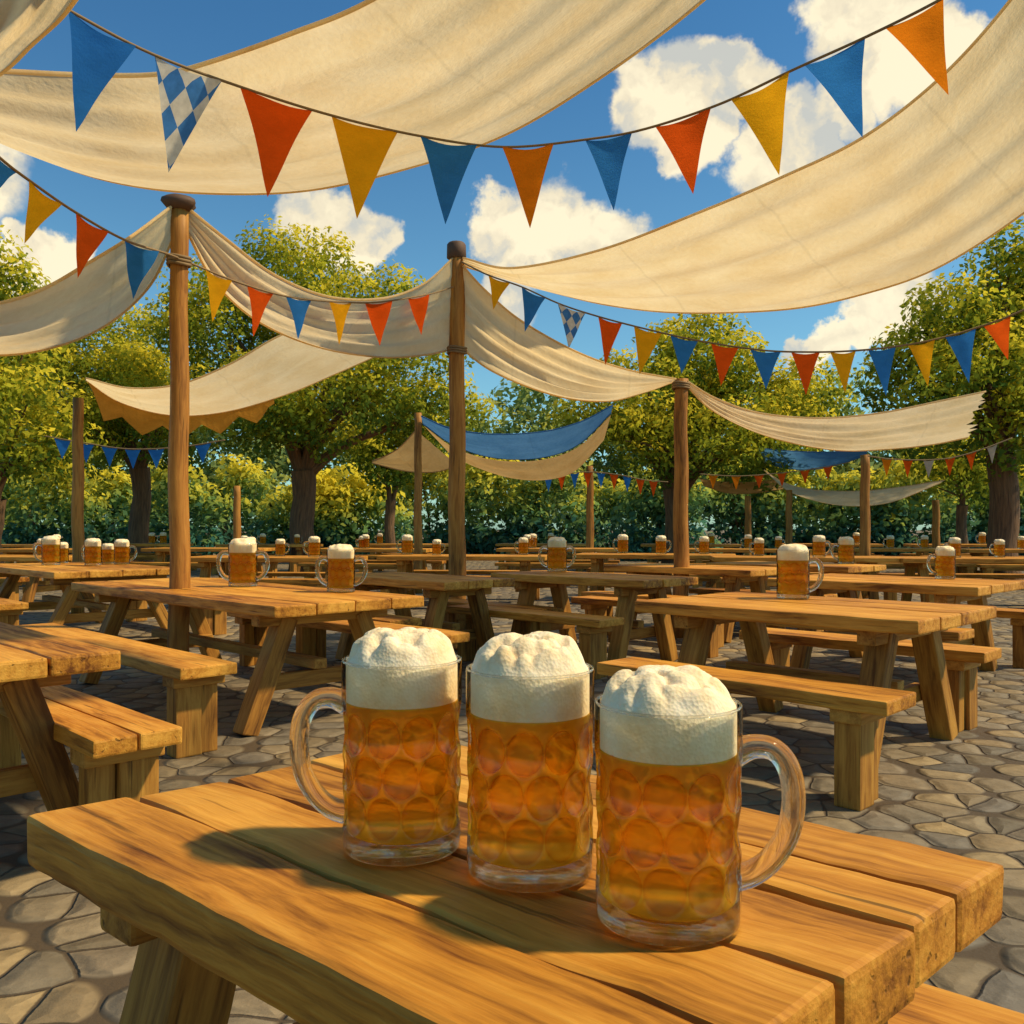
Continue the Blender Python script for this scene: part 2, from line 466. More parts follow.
# foreground table (planks run to the lower right)
A = Vector((-.645, 1.192, 0)); ang = -40.6
e1 = Vector((math.cos(R(ang)), math.sin(R(ang)), 0)); e2 = Vector((-e1.y, e1.x, 0))
FL, FW, FS = 0.953, 0.668, 0.112
ft = make_table(FL, FW, 5, th=0.066, skew=FS, jit=0.0045, cuts=26, wide=[.14, .135, .145, .11, .14], inset=0.115)
ft.location = A + e1 * (FL / 2) + e2 * (FW / 2) + e1 * (FS * FW / 2)
ft.rotation_euler.z = R(ang)
tag(ft, 'thick plank table in the foreground carrying the three large full mugs', 'picnic table', 'picnic tables standing in the beer garden')
fb = make_bench(1.35, .27)
fb.location = A + e1 * (FL / 2 + .30) + e2 * (FW + .035); fb.rotation_euler.z = R(ang)
tag(fb, 'bench showing at the lower right behind the foreground table with three mugs', 'bench', 'wooden benches beside the picnic tables')

TB = (-1.158, 4.38); put_table(TB, 2.75, .95, 'long table at left with a tall pole rising through its top', 4)
put_bench(TB, 2.75, .95, 'near', 'near bench of the long table that a pole rises through', -.02, 2.5, .2)
put_bench(TB, 2.75, .95, 'far', 'far bench of the long table that a pole rises through, seen between its legs', .1, 2.5, .15)
TA = (1.659, 3.677); put_table(TA, 1.45, 1.0, 'table at right carrying one full mug, nearest on that side', 4)
put_bench(TA, 1.45, 1.0, 'near', 'bench in front of the single-mug table at right', -.08, 1.36, .23)
put_bench(TA, 1.45, 1.0, 'far', 'bench behind the single-mug table at right', .1, 1.4, .12)
W_ = .85; TC = (-1.215 - .6, 2.80 - .6); put_table(TC, 1.9, W_, 'table cut off by the left edge of the picture, no mugs on it', 4)
put_bench(TC, 1.9, W_, 'far', 'two-plank bench beside the table cut off at the left edge', -.08, 1.7, -.12, 2)
TD = (-.478, 6.33); put_table(TD, 1.5, .72, 'bare table right in front of the capped middle pole', 3)
put_bench(TD, 1.5, .72, 'near', 'front bench of the bare table by the capped middle pole', .1, 1.35, .12)
put_bench(TD, 1.5, .72, 'far', 'rear bench of the bare table by the capped middle pole', -.05, 1.3, .2)
TE = (.95, 6.5); put_table(TE, 1.6, .72, 'table in the middle carrying one two-handled mug', 3)
put_bench(TE, 1.6, .72, 'near', 'front bench of the middle table with the two-handled mug', .0, 1.6, .22)
put_bench(TE, 1.6, .72, 'far', 'rear bench of the middle table with the two-handled mug', 0, 1.5, .2)
TF = (3.0, 5.8); put_table(TF, 1.5, 1.05, 'table at the right edge behind the single-mug table', 4)
put_bench(TF, 1.5, 1.05, 'near', 'front bench of the table at the right edge', -.05, 1.5, .2)
put_bench(TF, 1.5, 1.05, 'far', 'rear bench of the table at the right edge', -.05, 1.4, .2)
TG = (2.15, 8.1); put_table(TG, 1.7, .8, 'bare table just right of the third tall pole', 3)
put_bench(TG, 1.7, .8, 'near', 'front bench of the bare table right of the third pole', 0, 1.6, .2)
TH = (-3.95, 7.75); put_table(TH, 2.4, 1.2, 'table at far left carrying a row of mugs', 4)
put_bench(TH, 2.4, 1.2, 'near', 'front bench of the mug-laden table at far left', -.02, 2.2, .2)
put_bench(TH, 2.4, 1.2, 'far', 'rear bench of the mug-laden table at far left', -.02, 2.2, .2)
TK = (3.25, 8.7); put_table(TK, 1.6, .9, 'table behind the right-edge table, one mug with handle on the left', 3)
put_bench(TK, 1.6, .9, 'near', 'front bench of the table behind the right-edge table', 0, 1.5, .2)

# far rows: copies of one table and one bench
def far_xy(px, Y): return ((px - CX) / F * Y, Y)
far_tables = []
proto_t = make_table(2.3, .9, 4, jit=0.002, cuts=2)
proto_b = make_bench(2.2, jit=0.002)
ft_used = [False, False]
def take(proto, idx):
    if not ft_used[idx]: ft_used[idx] = True; return proto
    return copy_tree(proto)
ORD = ['leftmost', 'second from the left', 'third from the left', 'fourth from the left', 'fifth from the left', 'sixth from the left', 'seventh from the left', 'eighth from the left', 'ninth from the left', 'tenth from the left',
       'eleventh from the left', 'twelfth from the left', 'thirteenth from the left', 'fourteenth from the left', 'fifteenth from the left', 'sixteenth from the left', 'seventeenth from the left', 'eighteenth from the left', 'nineteenth from the left', 'twentieth from the left']
rows = [(12.6, 'the first distant row', [(-5, 12.4), (275, 12.0), (465, 12.6), (655, 13.2), (800, 12.0), (985, 11.6)]),
        (16.8, 'the middle distant row', [(60, 16.5), (210, 17.2), (375, 16.8), (560, 17.0), (745, 16.6), (900, 17.0), (1030, 16.2)]),
        (21.5, 'the last row by the hedge', [(10, 21), (140, 21.8), (270, 21.2), (410, 21.6), (545, 22), (690, 21.4), (830, 21.8), (960, 21.2)])]
for ri, (yy, rname, lst) in enumerate(rows):
    for i, (px, Y) in enumerate(lst):
        x, y = far_xy(px, Y)
        rz = R(random.uniform(-14, -4))
        t = take(proto_t, 0); t.location = (x, y, 0); t.rotation_euler.z = rz
        tag(t, 'small distant table, %s in %s' % (ORD[i], rname), 'picnic table', 'picnic tables standing in the beer garden')
        far_tables.append((x, y, rz, ri))
        for sg in (-1, 1):
            b = take(proto_b, 1)
            off = Vector((-math.sin(rz), math.cos(rz), 0)) * (.8 * sg)
            b.location = Vector((x, y, 0)) + off; b.rotation_euler.z = rz + (0 if sg < 0 else math.pi)
            tag(b, 'bench on %s side, %s table of %s' % ('near' if sg < 0 else 'far', ORD[i], rname), 'bench', 'wooden benches beside the picnic tables')

# ------------------------------------------------------------------ beer mugs
MR, MH, BZ, FZ = 0.0700, 0.215, 0.022, 0.168     # radius, rim, beer bottom, foam line
DROWS = [0.051, 0.0945, 0.138]

def dimple(th, z):
    best = 0.0
    for k, zr in enumerate(DROWS):
        st = 2 * math.pi / 10
        ph = (k % 2) * st / 2 + .1
        a = (th - ph) / st; a = (a - round(a)) * st * MR
        d = math.hypot(a / 0.0222, (z - zr) / 0.0232)
        if d < 1: best = max(best, (1 - d * d) ** .8)
    return best

def lathe(name, mat, zs, rfun, seg, parent, closed_bottom=False, closed_top=False, dim=False):
    m = MB(); dv = []
    P = []
    for z in zs:
        for k in range(seg):
            th = 2 * math.pi * k / seg
            d = dimple(th, z) if dim else 0.0
            r = rfun(z, th) - (0.0072 * d if dim else 0)
            P.append((r * math.cos(th), r * math.sin(th), z)); dv.append(d)
    fs = []
    for i in range(len(zs) - 1):
        for k in range(seg):
            a = i * seg + k; b = i * seg + (k + 1) % seg
            fs.append((a, b, b + seg, a + seg))
    n = len(zs)
    if closed_bottom: fs.append(tuple(range(seg))[::-1])
    if closed_top: fs.append(tuple(range((n - 1) * seg, n * seg)))
    m.add(P, fs, [(0, 0, 0)] * len(P))
    return m.build(name, mat, parent, smooth=True, attrs={'dimple': dv})

def foam_mesh(seed, seg, rings, hi=0.042):
    """foam: a cylinder inside the glass that swells into a lumpy dome over the rim"""
    m = MB(); P = []
    r0 = MR - 0.0042
    rnd = random.Random(seed)
    lumps = [(.060 * rnd.random() ** .6, rnd.uniform(0, 6.283), rnd.choice([rnd.uniform(.005, .011), rnd.uniform(.007, .017)])) for _ in range(95)]
    lumps = [(a * math.cos(b), a * math.sin(b), c) for a, b, c in lumps]
    zs = [FZ, FZ + .012, FZ + .022, FZ + .032, MH - .004]
    for z in zs:
        for k in range(seg):
            th = 2 * math.pi * k / seg
            P.append((r0 * math.cos(th), r0 * math.sin(th), z + (0.0030 * noise.noise(Vector((math.cos(th) * 3, math.sin(th) * 3, seed))) + .0018 * noise.noise(Vector((math.cos(th) * 11, math.sin(th) * 11, seed))) if z == FZ else 0)))
    for i in range(rings):
        q = 1 - (i + 1) / (rings + 0.0)
        for k in range(seg):
            th = 2 * math.pi * k / seg
            rr = r0 * (0.02 + .98 * q ** .9)
            x, y = rr * math.cos(th), rr * math.sin(th)
            base = hi * .60 * (1 - (rr / r0) ** 4.2)
            bump = 0; soft = 0
            for lx, ly, lr in lumps:
                d2 = (x - lx) ** 2 + (y - ly) ** 2
                if d2 < lr * lr: bump = max(bump, math.sqrt(lr * lr - d2)); soft += max(0, 1 - d2 / (lr * lr * 1.6)) ** 2 * lr
            edge = min(1, (1 - rr / r0) / .10)
            z = MH - .002 + base + (bump * .36 + min(soft, .02) * .34) * edge + .0025 * noise.noise(Vector((x * 60, y * 60, seed * 3.1))) * edge
            P.append((x, y, z))
    n = len(zs) + rings; fs = []
    for i in range(n - 1):
        for k in range(seg):
            a = i * seg + k; b = i * seg + (k + 1) % seg
            fs.append((a, b, b + seg, a + seg))
    fs.append(tuple(range((n - 1) * seg, n * seg)))
    m.add(P, fs, [(0, 0, 0)] * len(P))
    return m

def handle_mesh(ang, seg, n):
    pts = [(MR - .006, .164), (MR + .014, .171), (MR + .035, .167), (MR + .049, .147), (MR + .053, .116), (MR + .047, .084), (MR + .031, .058), (MR + .012, .044), (MR - .006, .040)]
    c = catmull([(x, 0, z) for x, z in pts], n)
    m = MB()
    rr = [0.0118 + .0035 * abs(2 * i / (n - 1) - 1) ** 6 for i in range(n)]
    m.tube(c, rr, seg, True, ell=(1.15, .95))
    ca, sa = math.cos(ang), math.sin(ang)
    m.v = [(x * ca - y * sa, x * sa + y * ca, z) for x, y, z in m.v]
    return m

def make_mug(hi=True, handles=(0.0,), seed=1, foam_h=.042):
    root = empty('beer_mug', (0, 0, 0))
    seg = 150 if hi else 40
    nz = 80 if hi else 20
    zs = list(np.linspace(0.0, MH, nz))
    gw = lathe('glass_wall', M['shell'], zs, lambda z, th: MR + (0.0012 if z > .165 else 0) , seg, root, dim=hi)
    zb = list(np.linspace(BZ, FZ + .002, nz))
    def rb(z, th):
        k = (z - BZ)
        return MR - .0036 - (.006 * max(0, 1 - k / .006) ** 2)
    lathe('beer', M['beer'], zb, rb, seg, root, closed_bottom=True, dim=True)
    zf = [0.0006, .003, .008, .014, BZ - .002]
    lathe('base', M['base_glass'], zf, lambda z, th: MR - .0012 - (.004 if z < .002 else 0), seg, root, True, True)
    foam_mesh(seed, 110 if hi else 30, 40 if hi else 12, foam_h).build('foam', M['foam'], root, smooth=True)
    rim = MB(); rim.tube([((MR - .0006) * math.cos(t), (MR - .0006) * math.sin(t), MH) for t in np.linspace(0, 2 * math.pi, 65 if hi else 25)], 0.0016, 6, False)
    rim.build('rim', M['glass'], gw, smooth=True)
    for a in handles:
        handle_mesh(a, 18 if hi else 10, 44 if hi else 18).build('handle', M['glass'], root, smooth=True)
    return root

# the three on the foreground table
def front(loc, rz, seed, label, foam_h, sz):
    m = make_mug(True, (0.0,), seed, foam_h)
    m.location = loc; m.rotation_euler.z = R(rz); m.scale = (1, 1, sz)
    tag(m, label, 'beer mug', 'full beer mugs on the tables')
front((-.131, 1.073, ZT), 180, 3, 'large dimpled mug on the foreground table with its handle pointing left', .042, 1.04)
front((.020, 1.000, ZT), 78, 8, 'middle of the three large foreground mugs, its handle hidden behind', .044, 1.045)
front((.152, .879, ZT), 0, 5, 'large dimpled mug on the foreground table with its handle pointing right', .042, .975)

mid_proto = {}
def mid_mug(px, Y, sc, handles, label, z=ZT):
    key = tuple(handles)
    if key not in mid_proto:
        mid_proto[key] = make_mug(False, [R(h) for h in handles], 20 + len(mid_proto), .026); o = mid_proto[key]
    else: o = copy_tree(mid_proto[key])
    o.location = ((px - CX) / F * Y, Y, z); o.scale = (sc,) * 3
    tag(o, label, 'beer mug', 'full beer mugs on the tables')
    return o
mid_mug(243, 5.85, 1.3, (0, 180), 'two-handled mug right of the pole on the long left table')
mid_mug(341, 5.35, 1.18, (5, 175), 'mug near the right end of the long left table, second there')
mid_mug(557, 7.9, 1.25, (0, 180), 'two-handled mug on the middle table')
mid_mug(793, 4.85, 1.22, (-4,), 'lone mug on the nearest right table, handle on its right')
mid_mug(945, 6.75, 1.02, (180,), 'mug on the right-edge table, handle on its left')
mid_mug(846, 9.55, 1.2, (180,), 'mug with left handle on the table behind the right-edge table')
mid_mug(51, 9.25, 1.25, (200,), 'leftmost mug on the mug-laden far left table')
mid_mug(93, 9.15, 1.15, (160,), 'mug just right of the left pole on the far left table')
mid_mug(122, 9.4, 1.1, (20,), 'rightmost mug on the mug-laden far left table')
mid_mug(62, 9.75, .95, (90,), 'small mug at the back of the far left table')
mid_mug(108, 9.6, .9, (90,), 'small mug between two taller ones on the far left table')

# far mugs on the far tables
far_px = [[(.2, 1), (.75, .9)], [(.3, 1), (.5, .9), (.8, 1.05)], [(.06, 1.1), (.3, .85), (.9, .95)], [(.25, 1.1), (.55, 1.05), (.85, 1)], [(.25, .95), (.6, 1.1)], [(.3, 1), (.62, .9)]]
names_row = ['on the first distant row of tables', 'on the middle distant row', 'on the last row by the hedge']
spots = []
ti = 0
for (x, y, rz, ri) in far_tables:
    lst = far_px[ti % len(far_px)] if ri == 0 else [(random.uniform(.1, .9), random.uniform(.85, 1.1)) for _ in range(random.choice([1, 2, 2]))]
    ti += 1
    for f, s in lst:
        dx = (f - .5) * 2.0; dy = random.uniform(-.28, .3)
        spots.append((x + dx * math.cos(rz) - dy * math.sin(rz), y + dx * math.sin(rz) + dy * math.cos(rz), s * 1.08, ri))
for ri in range(3):
    row = sorted([s for s in spots if s[3] == ri], key=lambda s: s[0] / s[1])
    for i, (x, y, s, _) in enumerate(row):
        key = ((180,) if (i * 7 + ri) % 3 else (-4,))
        o = copy_tree(mid_proto[key]); o.location = (x, y, ZT); o.scale = (s,) * 3
        tag(o, 'tiny distant mug, %s %s' % (ORD[i] if i < len(ORD) else 'at the right end', names_row[ri]), 'beer mug', 'full beer mugs on the tables')

# ------------------------------------------------------------------ poles
def pole(px, top, Y, wpx, label, cap=None, tie=None, lean=0.0):
    base = ground_at(px, Y); zt = at(px, top, Y).z
    r = wpx / F * Y / 2
    root = empty('wooden_pole', base)
    n = 14
    pts = [Vector((lean * i / n + .006 * math.sin(i * 1.3 + px), .006 * math.cos(i * .9 + px), zt * i / n)) for i in range(n + 1)]
    m = MB(); m.tube(pts, [r * (1.06 - .22 * i / n) for i in range(n + 1)], 14, True, wob=.07)
    m.build('shaft', M['pole'], root, smooth=True)
    tp = pts[-1]
    if cap == 'knob':
        k = MB(); k.tube([tp + Vector((0, 0, d)) for d in (-.045, -.03, -.005, .02, .04, .05)], [r * 1.02, r * 1.3, r * 1.65, r * 1.55, r * 1.1, r * .3], 14, True, wob=.2)
        k.build('cap', M['cap'], root, smooth=True)
    if cap == 'dark':
        k = MB(); k.tube([tp + Vector((0, 0, d)) for d in (-.15, -.14, -.02, 0, .012)], [r * .9, r * 1.12, r * 1.08, r * .9, r * .3], 14, True, wob=.06)
        k.build('cap', M['cap'], root, smooth=True)
    if tie:
        z = at(px, tie, Y).z
        k = MB()
        for j in range(3): k.tube([(r * 1.06 * math.cos(t), r * 1.06 * math.sin(t), z + j * .022 - .02 + .006 * math.sin(2 * t)) for t in np.linspace(0, 6.2832, 25)], .011, 6, False)
        k.build('rope_tie', M['rope'], root, smooth=True)
    tag(root, label, 'pole', 'wooden poles holding up the cloth sails')
    return root
pole(179, 204, 5.7, 20, 'tall pole with a knobbed top rising through the long left table', 'knob', 262)
pole(457, 243, 8.2, 17.5, 'tall dark-capped pole in the middle with a rope tie', 'dark', 351)
pole(681, 379, 8.75, 15.5, 'third tall pole, right of the middle, topped by two sails', None, 386)
pole(865, 455, 13.6, 10.5, 'pole at right under the tattered sail')
pole(78, 398, 10.6, 12, 'slim pole at far left behind the mug-laden table')
pole(418, 413, 14.6, 8.5, 'thin pole under the left end of the blue and tan sail')
pole(237, 486, 18.5, 8, 'short distant post left of the forked tree')
pole(590, 466, 18.5, 8, 'short distant post below the small bunting in the middle')
pole(789, 490, 19, 7, 'short distant post at the left end of the low cream sail')
pole(748, 496, 20, 7, 'short distant post between the third pole and the low cream sail')
pole(936, 500, 19, 8, 'short distant post right of the pole under the tattered sail')

# ------------------------------------------------------------------ cloth sails
def sail(name, top, bot, mat, label, belly=0.12, n=60, m=22, wr=0.02, seed=0, cat='shade sail', group='cream cloth sails strung between the poles', parent=None, fold=5.0, tatter=0.0):
    a = catmull([at(*p) for p in top], n); b = catmull([at(*p) for p in bot], n)
    P, G = [], []
    wid = sum((a[i] - b[i]).length for i in range(n)) / n
    run = 0.0
    for i in range(n):
        if i: run += (a[i].lerp(b[i], .5) - a[i - 1].lerp(b[i - 1], .5)).length
        row, gr = [], []
        span = math.sin(math.pi * i / (n - 1)) ** .7
        for j in range(m):
            t = j / (m - 1)
            p = a[i].lerp(b[i], t)
            p.z -= belly * 4 * t * (1 - t) * span
            f = (math.sin(t * fold * 6.283 + seed + 1.4 * math.sin(run * 1.1 + seed)) * .55 + noise.noise(Vector((run * .8 + seed * 7, t * fold * 2.2, seed)))) * wr * (.35 + .65 * span) * min(1, 6 * t, 6 * (1 - t) + .15)
            p.z += f; p.y += f * .6
            row.append(p); gr.append((run, t * wid, 0))
        P.append(row); G.append(gr)
    if tatter:
        for j in range(m):
            k = tatter * (noise.noise(Vector((j * .83, seed, 3.3))) * 1.3 + (.5 if j % 3 == 0 else -.3))
            for q in range(6):
                i = n - 1 - q; w = (1 - q / 6)
                P[i][j] = P[i][j] + (P[n - 1][j] - P[n - 8][j]).normalized() * k * w
    mb = MB(); mb.grid(P, G)
    if tatter: pass
    # rolled hem along both long edges
    if parent is None:
        root = empty(name, P[n // 2][m // 2])
        mb.build('canvas', mat, root, smooth=True, origin=None)
        root.children[0].location = -root.location
        h = MB()
        h.tube([P[i][0] for i in range(n)], .010, 6); h.tube([P[i][m - 1] for i in range(n)], .010, 6)
        h.build('hem', mat, root.children[0], smooth=True)
        tag(root, label, cat, group)
        return root, P
    o = mb.build(name, mat, parent, smooth=True); o.location = -parent.location
    return o, P

sail('shade_sail', [(-190, 60, 2.7), (-80, 68, 3.0), (0, 71, 3.3), (90, 75, 3.6), (160, 74, 3.7), (210, 62, 3.7), (290, 34, 3.5), (375, -2, 3.3), (520, -95, 3.0), (640, -200, 2.8)],
     [(-190, 60, 4.0), (-60, 112, 4.3), (30, 153, 4.7), (110, 181, 5.0), (200, 193, 5.2), (310, 190, 5.2), (425, 163, 5.0), (512, 131, 4.8), (605, 74, 4.4), (705, -2, 4.0), (800, -95, 3.6), (880, -200, 3.3)],
     M['cream'], 'largest cream sail sweeping across the top of the picture', .10, 90, 40, .034, 1, fold=5)
sail('shade_sail', [(75, -130, 2.6), (90, -40, 2.6), (68, 8, 2.75), (30, 45, 2.9), (0, 73, 3.0), (-70, 120, 3.2)],
     [(-60, -160, 2.4), (-60, -80, 2.3), (-70, -20, 2.3), (-90, 20, 2.4), (-120, 60, 2.6), (-150, 130, 2.8)], M['cream'], 'cream sail corner in the top left of the picture', .04, 40, 16, .03, 2)
sail('shade_sail', [(463, 258, 8.15), (512, 268, 7.7), (600, 250, 7.0), (700, 212, 6.3), (780, 178, 5.9), (862, 138, 5.5), (940, 78, 5.1), (1012, -2, 4.7), (1070, -90, 4.4)],
     [(463, 266, 8.2), (560, 294, 8.3), (620, 307, 8.2), (690, 313, 8.0), (790, 309, 7.7), (870, 292, 7.3), (940, 266, 7.0), (1024, 212, 6.5), (1110, 140, 6.0), (1180, 40, 5.6)],
     M['cream'], 'broad cream sail swooping from the capped middle pole to the upper right', .05, 90, 40, .04, 3, fold=4)
sail('shade_sail', [(172, 206, 5.65), (132, 236, 5.2), (90, 262, 4.9), (45, 288, 4.7), (0, 303, 4.6), (-90, 318, 4.5)],
     [(174, 236, 5.75), (150, 285, 5.8), (110, 322, 5.8), (60, 345, 5.7), (0, 355, 5.6), (-90, 350, 5.5)], M['cream'], 'cream sail hanging left from the knobbed pole', .04, 50, 22, .04, 4)
sail('shade_sail', [(188, 208, 5.7), (225, 238, 5.9), (275, 275, 6.3), (330, 297, 6.8), (385, 298, 7.3), (425, 283, 7.8), (453, 258, 8.15)],
     [(186, 230, 5.75), (215, 282, 6.3), (260, 322, 6.9), (320, 347, 7.5), (380, 357, 8.0), (425, 355, 8.2), (453, 349, 8.22)], M['cream'], 'cream sail slung between the knobbed pole and the capped middle pole', .03, 60, 24, .04, 5)
r6, P6 = sail('shade_sail', [(86, 378, 10.5), (130, 388, 10.3), (180, 384, 10.1), (230, 364, 9.9), (275, 338, 9.7), (330, 315, 9.5)],
     [(86, 380, 10.7), (120, 402, 11.0), (170, 415, 11.2), (225, 412, 11.2), (285, 395, 11.1), (340, 372, 11.0), (385, 352, 10.9)], M['cream'], 'low cream sail with a golden zigzag valance, left of the middle', .02, 50, 18, .03, 6)
# zigzag valance hanging under its far edge
mbv = MB()
far = [row[-1] for row in P6]
nn = 30
for i in range(nn):
    a, b = far[i], far[i + 1]
    def drop(k):
        ph = (k / 30 * 5.0) % 1.0
        return .20 + .16 * (1 - abs(2 * ph - 1)) * (1 if k < 29 else .3) - .14 * (k / 30)
    def dn(p, k): return p + Vector((0, .02, -max(.02, drop(k)) * min(1, k / 3)))
    mbv.add([a, b, dn(b, i + 1), dn(a, i)], [(0, 1, 2, 3)], [(i * .1, 0, 0), (i * .1 + .1, 0, 0), (i * .1 + .1, .3, 0), (i * .1, .3, 0)])
vo = mbv.build('valance', M['gold_cloth'], r6); vo.location = -r6.location
sail('shade_sail', [(463, 266, 8.15), (485, 290, 8.1), (520, 320, 8.1), (575, 351, 8.3), (625, 369, 8.5), (676, 379, 8.7)],
     [(462, 349, 8.25), (490, 370, 8.6), (530, 388, 8.9), (570, 399, 9.1), (610, 401, 9.2), (645, 392, 9.0), (676, 381, 8.8)], M['cream'], 'cream sail slung from the capped middle pole to the third pole', .03, 56, 22, .04, 7)
sail('shade_sail', [(684, 379, 8.7), (715, 398, 8.8), (760, 413, 9.0), (820, 418, 9.2), (880, 413, 9.3), (940, 401, 9.3), (983, 392, 9.3)],
     [(684, 383, 8.8), (715, 412, 9.2), (770, 437, 9.7), (835, 450, 10.1), (890, 449, 10.2), (935, 444, 10.2), (970, 437, 10.1)], M['cream_far'], 'cream sail with a tattered right end, hung from the third pole', .03, 56, 26, .035, 8, tatter=.085)
r9, P9 = sail('shade_sail', [(421, 416, 14.5), (450, 428, 14.4), (490, 434, 14.3), (540, 432, 14.2), (580, 422, 14.1), (613, 405, 14.0)],
     [(423, 424, 14.6), (455, 446, 14.7), (495, 458, 14.8), (540, 458, 14.8), (578, 445, 14.6), (611, 413, 14.2)], M['blue_cloth'], 'blue sail with a tan lower border behind the middle pole', .02, 44, 12, .03, 9, group='coloured cloth sails far back')
sail('border', [(424, 426, 14.62), (455, 448, 14.73), (495, 460, 14.83), (540, 460, 14.83), (578, 447, 14.63), (611, 415, 14.23)],
     [(450, 454, 15.0), (475, 467, 15.1), (510, 478, 15.2), (545, 480, 15.2), (575, 471, 15.0), (604, 440, 14.5)], M['tan_cloth'], None, .02, 44, 8, .02, 10, parent=r9)
sail('shade_sail', [(416, 430, 15.2), (400, 447, 15.4), (385, 456, 15.6), (372, 461, 15.7)],
     [(458, 466, 15.4), (435, 472, 15.5), (405, 471, 15.6), (372, 463, 15.7)], M['tan_cloth'], 'small tan sail left of the thin pole by the forked tree', .01, 24, 10, .02, 11, group='coloured cloth sails far back')
sail('shade_sail', [(758, 448, 19.5), (790, 451, 19), (830, 452, 18.6), (868, 449, 18.2)],
     [(764, 462, 20), (790, 469, 19.8), (825, 468, 19.5), (866, 456, 18.6)], M['blue_cloth'], 'plain blue sail far back below the tattered cream sail', .02, 28, 10, .03, 12, group='coloured cloth sails far back')
sail('shade_sail', [(764, 470, 18.8), (785, 483, 18.8), (815, 490, 18.8), (860, 491, 18.8), (900, 487, 18.8), (945, 480, 18.8)],
     [(766, 472, 19.2), (790, 492, 19.6), (825, 503, 19.8), (860, 506, 19.8), (895, 501, 19.6), (940, 483, 19)], M['cream_far'], 'low cream sail far back, strung behind the pole at right', .02, 34, 10, .03, 13)
sail('shade_sail', [(700, 479, 20), (725, 482, 20), (755, 482, 20), (785, 478, 20)],
     [(704, 486, 20.4), (728, 493, 20.6), (755, 493, 20.6), (783, 489, 20.3)], M['tan_cloth'], 'small tan sail far back right of the third pole', .01, 24, 8, .02, 14, group='coloured cloth sails far back')

# ------------------------------------------------------------------ bunting
def bunting(cord, flags, label, group='strings of triangular pennants', rope=.007, res=9):
    c = catmull([at(*p) for p in cord], 90)
    root = empty('bunting', c[45])
    m = MB(); m.tube(c, rope, 6)
    o = m.build('cord', M['rope'], root, smooth=True); o.location = -root.location
    # depth of a point on the cord, by column
    pxs = [CX + p.x / p.y * F for p in c]; ys = [p.y for p in c]
    if pxs[0] > pxs[-1]: pxs.reverse(); ys.reverse()
    def depth(px): return float(np.interp(px, pxs, ys))
    cname = {'blue': 'blue', 'orange': 'orange', 'red': 'red', 'yellow': 'yellow', 'white': 'pale', 'lozenge': 'blue and white lozenge'}
    zcs = [p.z for p in (c if CX + c[0].x / c[0].y * F <= CX + c[-1].x / c[-1].y * F else c[::-1])]
    for idx, (col, x0, y0, x1, y1, tx, ty) in enumerate(flags):
        d0, d1 = depth(x0), depth(x1)
        a = at(x0, y0, d0); b = at(x1, y1, d1)
        a.z = float(np.interp(x0, pxs, zcs)) ; b.z = float(np.interp(x1, pxs, zcs))
        tip = at(tx, ty, (d0 + d1) / 2 - .02)
        w = (b - a).length
        ph = random.uniform(0, 6)
        nor = (b - a).cross(tip - a).normalized()
        vs, gs, fs = [], [], []
        ids = {}
        for i in range(res + 1):
            t = i / res
            for j in range(res + 1 - i):
                s_ = j / (res - i) if res > i else 0
                p = a.lerp(b, s_).lerp(tip, t)
                amp = w * .05 * math.sin(math.pi * min(1, t * 1.0 + .15)) 
                p += nor * (amp * math.sin(s_ * (1 - t) * 5.5 + t * 2.3 + ph) + w * .05 * t * math.sin(ph * 3))
                # slightly hollow sides
                cen = ((a + b) / 2).lerp(tip, t)
                p = p.lerp(cen, .07 * math.sin(math.pi * t))
                if i == 0: p.z -= .006 * math.sin(math.pi * s_) * 3
                ids[(i, j)] = len(vs); vs.append(p)
                gs.append(((s_ - .5) * (1 - t) + .5, t * 1.15, 0))
        for i in range(res):
            for j in range(res - i):
                fs.append((ids[(i, j)], ids[(i, j + 1)], ids[(i + 1, j)]))
                if j < res - i - 1: fs.append((ids[(i, j + 1)], ids[(i + 1, j + 1)], ids[(i + 1, j)]))
        fm = MB(); fm.add(vs, fs, gs)
        fo = fm.build('pennant', M[col], root, smooth=True); fo.location = -root.location
        fo['label'] = cname[col] + ' pennant'
    tag(root, label, 'bunting', group)

bunting([(-40, -60, 2.9), (40, -8, 3.1), (72, 12, 3.2), (150, 53, 3.5), (235, 85, 3.75), (330, 115, 4.0), (420, 136, 4.2), (505, 147, 4.3), (590, 139, 4.25), (645, 129, 4.15), (720, 104, 4.0), (795, 69, 3.8), (868, 36, 3.6), (945, -3, 3.4), (1040, -60, 3.2)],
        [('blue', 67, 13, 135, 47, 75, 132), ('lozenge', 155, 58, 222, 82, 170, 172), ('red', 240, 87, 313, 112, 268, 197), ('yellow', 332, 117, 398, 134, 357, 219), ('blue', 420, 137, 477, 145, 445, 225),
         ('orange', 502, 147, 554, 145, 530, 228), ('blue', 585, 140, 632, 133, 614, 211), ('red', 655, 127, 711, 108, 693, 194), ('yellow', 731, 98, 790, 72, 780, 176), ('blue', 804, 65, 865, 38, 863, 138), ('orange', 885, 26, 943, -3, 948, 95)],
        'nearest string of big pennants hanging across the top of the picture', rope=.006)
